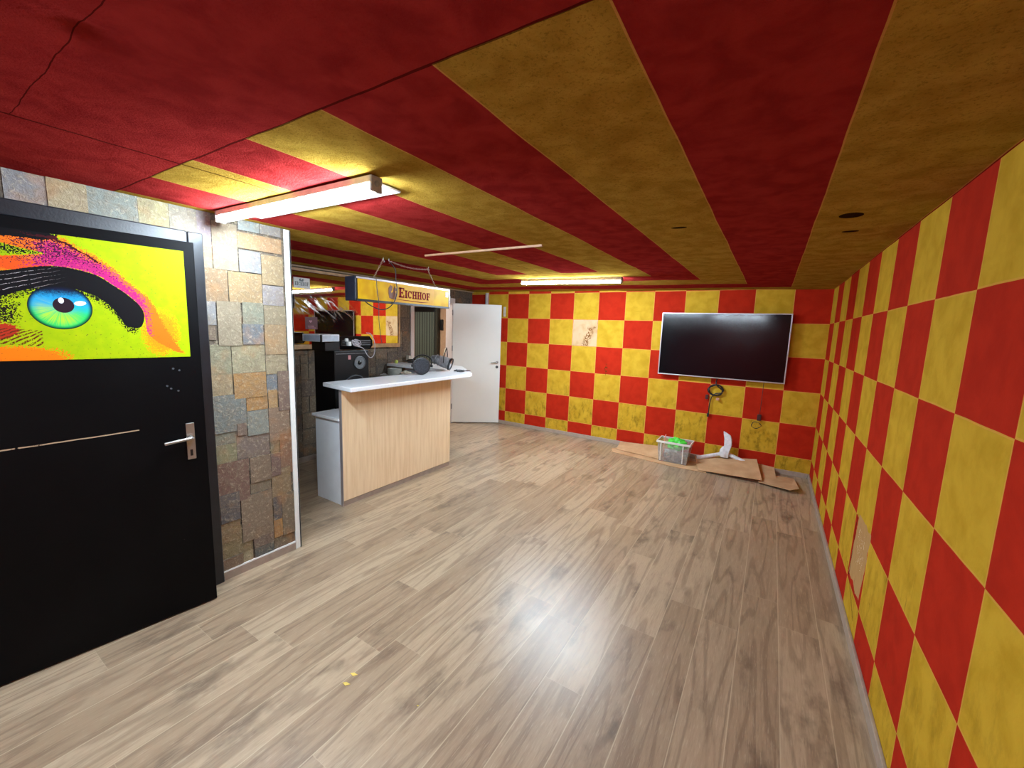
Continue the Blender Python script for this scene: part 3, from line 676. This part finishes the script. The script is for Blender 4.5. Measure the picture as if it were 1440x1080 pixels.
for (n_, P) in (('chain', [(-.06, -.36, .198), (-.05, -.25, .39)]), ('chain', [(-.06, .46, .198), (-.05, .31, .385)])):
    a, b = Vector(P[0]), Vector(P[1]); mb = MB(); K = 12
    for k in range(K):
        p = a.lerp(b, (k+.5)/K); d = (b-a).normalized()*.011; u = d.orthogonal().normalized() if k % 2 else d.cross(d.orthogonal()).normalized()
        ring = [p+d*math.cos(t)*1.0+u*.006*math.sin(t) for t in [2*pi*i/10 for i in range(11)]]
        mb.tube(ring, .0018, 5, smooth=False)
    mb.build(n_, plain('dull_brass_chain', srgb(196, 170, 146), .4, metal=.5), sg)
hk = thing('ceiling_chain', 'slack pale chain strung along the ceiling above the yellow sign', 'chain', (-3.05, 2.9, 2.25))
mb = MB(); a, b = Vector((0, -.235, -.012)), Vector((0, .28, -.020))
for k in range(26):
    t0 = (k+.5)/26; p = a.lerp(b, t0); p.z -= .022*math.sin(pi*t0); ring = [p+Vector((0, .011*math.cos(t), .0))+(Vector((0, 0, 1)) if k % 2 else Vector((1, 0, 0)))*.006*math.sin(t) for t in [2*pi*i/10 for i in range(11)]]
    mb.tube(ring, .0018, 5, smooth=False)
mb.build('links', plain('dull_pink_brass', srgb(200, 166, 150), .4, metal=.5), hk)
for yy_ in (-.30, -.235, .28): MB().tube([(0, yy_, .01), (0, yy_, -.012), (.0, yy_+.012, -.022), (0, yy_+.004, -.032)], .0028, 6).build('hook', M_STEEL, hk, smooth=True)
o = MB().tube([(-2.99, 2.47, 2.052), (-2.985, 2.475, 1.95), (-2.985, 2.49, 1.86), (-2.99, 2.495, 1.70), (-3.0, 2.52, 1.56), (-3.0, 2.535, 1.49)], .0028, 6).build('hanging_cord', M_RUBBER, smooth=True)
tag(o, 'thin dark cord hanging straight down below the yellow sign', 'cable')
o = MB().tube([(-3.05, 2.67, 2.235), (-3.02, 2.71, 2.17), (-3.0, 2.70, 2.065), (-2.985, 2.70, 2.0), (-2.985, 2.695, 1.93), (-2.985, 2.66, 1.86), (-2.985, 2.59, 1.805), (-2.985, 2.50, 1.79), (-2.985, 2.40, 1.82), (-3.0, 2.36, 1.848)], .0045, 6).build('sign_cable', M_RUBBER, smooth=True)
tag(o, 'black cable looping under the left half of the yellow sign', 'cable')
# cable duct on the ceiling
o = MB().box(-2.53, -1.42, 2.59, 2.606, cz(-1.9)-.018, cz(-1.9)-.004).build('cable_duct', plain('tan_cable_duct', srgb(196, 150, 116), .5)); tag(o, 'thin pale cable duct running across the striped ceiling', 'cable duct')
# ------------------------------------------------------------------ loudspeaker stack behind the bar
def loudspeaker(name, label, z0, h, big):
    t = thing(name, label, 'speaker', (-3.80, 2.81, z0))
    MB().box(-.35, 0, -.216, .216, 0, h).build('cabinet', M_PLAST, t, bevel=.008)
    return t
M_CONE = plain('speaker_cone', srgb(40, 40, 44), .5); M_HORN = plain('grey_horn', srgb(110, 112, 114), .35)
sp = loudspeaker('loudspeaker', 'tall black loudspeaker with grey horn behind the bar', .60, .770, False)
def cone(t, y_, z_, r, m1, nm):
    f = MB().lathe((.0005, y_, z_), (1, 0, 0), [(0, r*1.08), (.010, r*1.08), (.012, r), (.004, r*.93), (.0015, r*.55)], 32, True).build(nm, m1, t, smooth=True)
    MB().lathe((.0022, y_, z_), (1, 0, 0), [(.0, r*.36), (.010, r*.30), (.015, r*.12)], 24).build('dust_cap', M_PLAST, f, smooth=True)
cone(sp, .092, .636, .066, M_HORN, 'horn'); cone(sp, .03, .345, .15, M_CONE, 'woofer')
MB().box(.0005, .002, -.05, -.02, .675, .72).build('sticker', plain('pink_sticker', srgb(196, 130, 132), .5), sp)
MB().box(.0005, .003, .155, .20, .42, .45).build('badge', M_SATIN, sp)
MB().box(.0005, .003, -.195, .195, .735, .741).build('groove', M_GREYP, sp)
sw = loudspeaker('subwoofer', 'black subwoofer on the floor under the tall loudspeaker', 0, .598, True); cone(sw, 0, .3, .175, M_CONE, 'woofer')
# octagonal black light effect on top
fx_ = thing('light_effect', 'black drum shaped stage light on top of the loudspeaker', 'stage light', (-3.895, 2.82, 1.371))
oc = [(.088*math.cos(t), .078+.078*math.sin(t)) for t in [pi/8+pi/4*i for i in range(8)]]
MB().quadbox([(p[0], -.13, p[1]) for p in oc], (0, 1, 0), .38).build('drum', M_PLAST, fx_, bevel=.006)
for s_ in (-.143, .251): MB().quadbox([(p[0]*1.13, s_, .078+(p[1]-.078)*1.0) for p in oc], (0, 1, 0), .014).build('end_plate', M_PLAST, fx_, bevel=.003)
mb = MB()
for zz in (.062, .085, .108): mb.box(.082, .0845, -.12, .24, zz-.006, zz-.002)
mb.build('trim_lines', M_GREYP, fx_)
wb = thing('white_box', 'small white device box with black corner on the loudspeaker edge', 'device', (-3.886, 2.512, 1.468), math.radians(12))
MB().box(-.122, .122, -.122, .122, 0.0, .072).build('shell', plain('white_device_shell', srgb(222, 226, 232), .4, var=.03), wb, bevel=.006)
MB().box(.110, .125, -.125, -.110, -.001, .069).build('corner', M_PLAST, wb)
MB().box(-.105, .105, -.1235, -.1225, .008, .060).build('panel', plain('pale_blue_grey_panel', srgb(176, 188, 204), .4), wb)
MB().box(.1225, .1235, -.105, .105, .008, .060).build('panel', plain('pale_grey_panel', srgb(184, 192, 204), .4), wb)
o = MB().box(-4.04, -3.81, 2.50, 2.672, 1.371, 1.467).build('receiver', M_PLAST, bevel=.005); tag(o, 'black receiver box under the white device box', 'device')
tg = thing('cable_tangle', 'knot of pale cable and plugs hung over the black stage light', 'cable', (-3.795, 2.845, 1.447))
P = [(random.uniform(.0, .035), random.uniform(-.05, .07), random.uniform(-.035, .045)) for _ in range(26)]
P = P+[(.02, .08, -.05), (.035, .13, -.13), (.03, .18, -.16), (.03, .225, -.12), (.03, .235, .0), (.01, .20, .10), (-.03, .17, .112)]
MB().tube(P, .0042, 6, sub=4).build('cord', plain('pale_grey_cord', srgb(186, 178, 184), .5), tg, smooth=True)
MB().box(.01, .045, -.115, -.075, -.025, .02).build('plug', M_WHITE, tg, bevel=.006)
MB().box(.01, .035, -.135, -.105, .02, .055).build('plug', M_WHITE, tg, bevel=.006)
# ------------------------------------------------------------------ spotlights on the countertop
TZ = 1.118
def par(name, label, loc, d, r, L, lensm, bodym):
    t = thing(name, label, 'stage light', loc); d = Vector(d).normalized()
    o = Vector((0, 0, 0)); side = d.cross(Vector((0, 0, 1))).normalized(); up = side.cross(d)
    MB().lathe(o, -d, [(0, r), (L*.45, r), (L*.52, r*.9), (L*.85, r*.72), (L, r*.45)], 28).build('housing', bodym, t, smooth=True)
    MB().lathe(o, d, [(-.012, r*1.12), (.012, r*1.12), (.013, r*.93), (.004, r*.92)], 28).build('front_ring', M_PLAST, t, smooth=True)
    MB().lathe(o+d*.0045, d, [(0, r*.90), (.002, r*.6), (.003, r*.05)], 28).build('lens', lensm, t, smooth=True)
    return t, d, side, up
m = Mat('honeycomb_lens', .6, .3); x, y, z = m.pos(True); vn = m.nt.nodes.new('ShaderNodeTexVoronoi'); vn.inputs['Scale'].default_value = 130
m.nt.links.new(m.vec(x, y, z), vn.inputs['Vector']); m.col(m.mix(N(m.nt, vn.outputs['Distance']).step(.1, .6), srgb(92, 94, 102), srgb(52, 54, 60)))
t, d, sd, up = par('spotlight', 'black round spotlight on the countertop facing the camera', (-3.26, 3.30, TZ+.098), (.62, -.78, .05), .086, .17, m.m, M_PLAST)
yk = MB().tube([sd*.098+up*.0-d*.05, sd*.10+up*.07-d*.08, sd*.04+up*.115-d*.10, -sd*.04+up*.115-d*.10, -sd*.10+up*.07-d*.08, -sd*.098-d*.05], .008, 6).build('yoke', M_PLAST, t, smooth=True)
for s_ in (-1, 1): MB().cyl(sd*s_*.084-d*.05, sd*s_*.118-d*.05, .014, n=12).build('knob', M_PLAST, t, smooth=True)
m = Mat('chrome_reflector', .25, .5, .8); m.pos(True); m.col(m.mix(m.noise(scale=40), srgb(220, 220, 225), srgb(150, 150, 158)))
t, d, sd, up = par('spotlight', 'scuffed grey spotlight lying at the far end of the countertop', (-3.30, 3.83, TZ+.085), (.55, .25, -.18), .068, .25, m.m, M_GREYP)
MB().tube([sd*.07-d*.07, sd*.072+up*.09-d*.09, -sd*.06+up*.17-d*.12, -sd*.072+up*.09-d*.09, -sd*.07-d*.07], .006, 6, smooth=False).build('yoke', M_PLAST, t)
MB().tube([sd*.05+up*.08-d*.1, up*.165-d*.12], .006, 6, smooth=False).build('bracket', plain('tan_bracket', srgb(210, 190, 160), .4), t)
for a_ in (-.10, -.15, -.19): MB().lathe(d*a_, d, [(0, .066), (.006, .066)], 24).build('cooling_fin', M_GREYP, t, smooth=True)
o = MB().tube(coil((-3.18, 3.86, TZ+.014), .06, 3.4, 0, .3, axis='z')+[(-3.15, 3.95, TZ+.008), (-3.14, 4.02, TZ+.006), (-3.2, 4.02, TZ+.006)], .0045, 6, sub=3).build('lead', plain('dark_grey_lead', srgb(60, 60, 64), .5), smooth=True); tag(o, 'dark coiled lead at the countertop end beside the grey spotlight', 'cable')
# things on the return
o = MB().lathe((-4.42, 4.14, TZ+.030), (.3, .9, 0), [(0, .012), (.03, .014), (.06, .029), (.22, .030), (.235, .02)], 18).build('bottle', plain('black_bottle', srgb(18, 20, 16), .25), smooth=True); tag(o, 'small dark bottle lying on the counter return by the doorway', 'bottle')
o = MB().lathe((-4.46, 4.02, TZ+.026), (0, 0, 1), [(-.024, .010), (-.014, .022), (0, .026), (.014, .022), (.024, .010)], 16).build('ball', plain('lime_ball', srgb(190, 200, 90), .5), smooth=True); tag(o, 'pale green ball beside the dark bottle', 'ball')
o = MB().box(-4.53, -4.47, 4.27, 4.33, TZ, TZ+.10).build('small_carton', plain('cream_carton', srgb(212, 204, 186), .6), bevel=.003); tag(o, 'small cream carton by the white door frame', 'carton')
# clutter on the low worktop
def crumple(name, loc, dims, mat, seed, sub=3, amp=.35):
    bm = bmesh.new(); bmesh.ops.create_icosphere(bm, subdivisions=sub, radius=1)
    for v in bm.verts:
        n_ = mnoise.noise(v.co*2.3+Vector((seed, 0, 0)))+.5*mnoise.noise(v.co*5+Vector((0, seed, 0)))
        v.co *= 1+amp*n_; v.co.z = max(v.co.z, -.82)
        v.co = Vector((v.co.x*dims[0], v.co.y*dims[1], (v.co.z+.82)*dims[2]))
    me = bpy.data.meshes.new(name); bm.to_mesh(me); bm.free(); me.materials.append(mat)
    o = bpy.data.objects.new(name, me); C.objects.link(o); o.location = loc; return o
o = MB().box(-4.52, -3.90, 3.66, 3.90, .8555, .955).build('shelf_crate', M_GREYP, bevel=.004); tag(o, 'grey crate carrying a pot behind the bar', 'crate')
o = MB().lathe((-4.25, 3.80, .9555), (0, 0, 1), [(0, .06), (.02, .085), (.12, .095), (.125, .085), (.03, .07)], 24, True).build('pot', plain('grey_enamel_pot', srgb(150, 148, 138), .4), smooth=True); tag(o, 'grey pot on the low worktop behind the bar', 'pot')
o = crumple('plastic_bag', (-4.03, 3.79, .9555), (.085, .075, .06), plain('greyish_bag', srgb(168, 160, 142), .5), 3); tag(o, 'crumpled greyish plastic bag beside the grey pot', 'bag')
o = MB().tube(coil((-4.42, 3.76, .985), .04, 2.5, 0, .3, axis='z'), .005, 6, sub=3).build('white_lead', M_WHITE, smooth=True); tag(o, 'short white looped lead left of the grey pot', 'cable')
# ------------------------------------------------------------------ hallway things
m = Mat('ribbed_green_curtain', .6, .3); x, y, z = m.pos(); rb_ = (x*90).sin(); m.col(m.mix((rb_*.5+.5), srgb(48, 54, 48), srgb(96, 104, 92))); 
hc = thing('strip_curtain', 'dark green ribbed strip curtain seen through the doorway', 'curtain', (-6.24, 6.40, 0))
mb = MB()
for k in range(14):
    xx = -.29+k*.0415; mb.quadbox([(xx, 0, .02), (xx+.02, -.018, .02), (xx+.040, 0, .02), (xx+.02, .006, .02)], (0, 0, 1), 1.93)
mb.build('strips', m.m, hc); MB().box(-.30, .30, -.04, .05, 1.95, 2.05).build('rail_box', M_PLAST, hc, bevel=.006)
MB().box(.30, .36, .0, .06, 0, 2.05).build('side_post', plain('dark_green_post', srgb(52, 52, 44), .5), hc)
o = MB().box(-5.87, -5.80, 6.46, 6.50, 1.58, 1.80).build('wall_phone', M_PLAST, bevel=.008); tag(o, 'small black box on the beige hallway wall', 'wall box')
# corner pieces behind the white door
o = MB().tube([(-4.255, YB-.03, 1.98), (-4.255, YB-.03, 2.10), (-4.255, YB-.03, 2.255)], .028, 14).build('corner_pipe', plain('pale_grey_pipe', srgb(196, 188, 186), .5), smooth=True); tag(o, 'short pale pipe under the ceiling above the white door', 'pipe')
o = MB().tube([(-3.885, YB-.025, 1.86), (-3.885, YB-.025, 2.02)], .022, 14).build('wall_roll', plain('pale_wall_roll', srgb(190, 184, 178), .5), smooth=True); tag(o, 'small pale roll on the far wall beside the white door top', 'fitting')
# ------------------------------------------------------------------ things on the floor
m = Mat('corrugated_cardboard', .8, .2); x, y, z = m.pos(True)
m.col(m.mix(m.noise(scale=5, detail=5).step(.3, .7), srgb(206, 168, 128), srgb(186, 146, 106))); m.bump(m.noise(scale=40, detail=3), .1, .003)
M_CARD = m.m
def card(label, pts, t=.006):
    a, b, c_ = Vector(pts[0]), Vector(pts[1]), Vector(pts[2]); n_ = (b-a).cross(c_-b).normalized()
    if n_.z < 0: n_ = -n_
    o = MB().quadbox(pts, n_, t).build('cardboard_sheet', M_CARD); tag(o, label, 'cardboard', 'cardboard under the television'); return o
card('narrow flattened cardboard under the clear box, left end of the pile', [(-1.80, 5.62, .002), (-1.74, 5.46, .002), (-.95, 5.33, .002), (-.52, 5.33, .002), (-.60, 5.70, .002), (-1.7, 5.80, .002)])
card('raised cardboard strip leaning on the wall left of the clear box', [(-1.72, 5.60, .012), (-1.05, 5.50, .012), (-1.08, 5.86, .10), (-1.76, 5.88, .055)])
card('largest cardboard sheet, right of the clear box and below the white bracket', [(-.62, 5.36, .012), (.055, 5.33, .045), (-.02, 5.82, .15), (-.72, 5.80, .06)])
card('torn cardboard flap beside the largest sheet', [(-.02, 5.46, .018), (.20, 5.50, .02), (.17, 5.86, .075), (-.02, 5.87, .085)])
card('right end cardboard piece with curled corner', [(.02, 5.32, .020), (.32, 5.20, .035), (.40, 5.26, .05), (.37, 5.68, .03), (.12, 5.70, .02)])
# clear storage box
m = Mat('clear_plastic', .12, .5); m.pos(True); m.col(srgb(246, 246, 244)); m.b.inputs['Transmission Weight'].default_value = .82; m.b.inputs['IOR'].default_value = 1.12
M_CLEAR = m.m
sb = thing('storage_box', 'clear plastic storage box holding a bright green bag', 'box', (-.945, 5.585, .010))
bw, bd, bh = .195, .135, .27; k = .9
def frus(z0, z1, w0, w1, th):
    mb = MB(); 
    A_ = [(-w0, -bd*w0/bw), (w0, -bd*w0/bw), (w0, bd*w0/bw), (-w0, bd*w0/bw)]; B2 = [(a*w1/w0, b*w1/w0) for a, b in A_]
    for i in range(4):
        j = (i+1) % 4; p = [Vector((*A_[i], z0)), Vector((*A_[j], z0)), Vector((*B2[j], z1)), Vector((*B2[i], z1))]
        c0 = sum(p, Vector())/4; n_ = Vector((-c0.x, -c0.y, 0)).normalized(); n_ = Vector((0, 1, 0)) if i == 0 else Vector((-1, 0, 0)) if i == 1 else Vector((0, -1, 0)) if i == 2 else Vector((1, 0, 0))
        mb.quadbox(p, n_, th)
    return mb
mb = frus(.004, bh, bw*.88, bw, .003); mb.box(-bw*.86, bw*.86, -bd*.86, bd*.86, 0, .0035); mb.build('walls', M_CLEAR, sb)
m = Mat('frosted_rim', .35, .5); m.pos(True); m.col(srgb(236, 230, 224)); m.b.inputs['Transmission Weight'].default_value = .1
M_RIM = m.m
mb = MB()
for b in ((-bw-.014, bw+.014, -bd-.014, -bd+.0), (-bw-.014, bw+.014, bd-.0, bd+.014), (-bw-.014, -bw+.0, -bd, bd), (bw-.0, bw+.014, -bd, bd)): mb.box(b[0], b[1], b[2], b[3], bh-.022, bh+.004)
mb.build('rim', M_RIM, sb, bevel=.003)
for xx in (-.155, .115):
    mb = MB(); mb.quadbox([(xx, -bd*.9-.003, .01), (xx+.012, -bd*.9-.003, .01), (xx+.013, -bd-.003, bh-.022), (xx-.001, -bd-.003, bh-.022)], (0, -1, 0), .004)
    mb.build('rib', M_RIM, sb)
gb = crumple('green_bag', (-.925, 5.585, .165), (.120, .084, .078), plain('bright_green_film', srgb(70, 205, 60), .35, var=.35, scale=22), 5, 4, .42); tag(gb, 'crumpled bright green bag in the clear storage box', 'bag')
o = crumple('clear_wrap', (-.95, 5.583, .016), (.125, .085, .085), plain('white_grey_wrap', srgb(196, 194, 196), .3, var=.25, scale=30), 9, 4, .3); tag(o, 'crumpled pale plastic wrap low in the clear storage box', 'wrap')
o = MB().tube([(-1.08, 5.56, .03), (-1.085, 5.60, .18), (-1.09, 5.66, .30), (-1.085, 5.68, .315)], .006, 6).build('pink_stick', plain('salmon_plastic', srgb(230, 130, 110), .5), smooth=True); tag(o, 'salmon pink stick poking out of the clear storage box', 'stick')
# white bracket / stand foot
br = thing('stand_foot', 'white plastic wrapped stand foot on the cardboard by the wall', 'stand', (-.36, 5.80, .10))
M_WP = plain('white_wrapped_plastic', srgb(216, 216, 220), .3, var=.12, scale=25, bump=.2)
MB().tube([(-.03, 0, .06), (-.13, -.03, .03), (-.27, -.07, -.015), (-.33, -.09, -.025)], .025, 12).build('arm', M_WP, br, smooth=True)
MB().tube([(.03, 0, .06), (.12, -.02, .035), (.24, -.05, -.0)], .025, 12).build('arm', M_WP, br, smooth=True)
MB().lathe((-.02, .0, .02), (0, 0, 1), [(0, .05), (.03, .062), (.09, .055), (.13, .03)], 16).build('hub', M_WP, br, smooth=True)
bm_ = MB(); prev = None
prof = [(-.045, .03, .02, .05), (-.05, .035, .10, .055), (-.03, .055, .18, .04), (-.035, .05, .26, .03), (-.05, .03, .32, .015), (-.055, -.03, .355, .01)]
rings = []
for (xa, xb, zz, th) in prof: rings.append([bm_.bm.verts.new(q) for q in ((xa, -th, zz), (xb, -th, zz-.01*(zz > .3)), (xb, th*.6, zz-.01*(zz > .3)), (xa, th*.6, zz))])
for A_, B2 in zip(rings, rings[1:]):
    for i in range(4): bm_.bm.faces.new((A_[i], A_[(i+1) % 4], B2[(i+1) % 4], B2[i]))
bm_.bm.faces.new(rings[0][::-1]); bm_.bm.faces.new(rings[-1])
bm_.build('upright', M_WP, br, bevel=.008)
for i, (x_, y_, lb) in enumerate(((-1.532, 1.108, 'yellow paper scrap on the floor, farther of a pair'), (-1.516, 1.055, 'yellow paper scrap on the floor, nearer of a pair'), (-1.16, 1.16, 'tiny cream crumb on the floor near the middle'))):
    s_ = .016 if i < 2 else .005
    o = MB().quadbox([(x_-s_, y_-s_*.4, .0006), (x_+s_*.5, y_-s_*.6, .0006), (x_+s_*1.3, y_+s_*.5, .0006), (x_-s_*.2, y_+s_*.4, .0006)], (0, 0, 1), .0015).build('paper_scrap', plain('yellow_scrap', srgb(222, 196, 96), .7)); tag(o, lb, 'paper scrap', 'paper scraps on the floor')
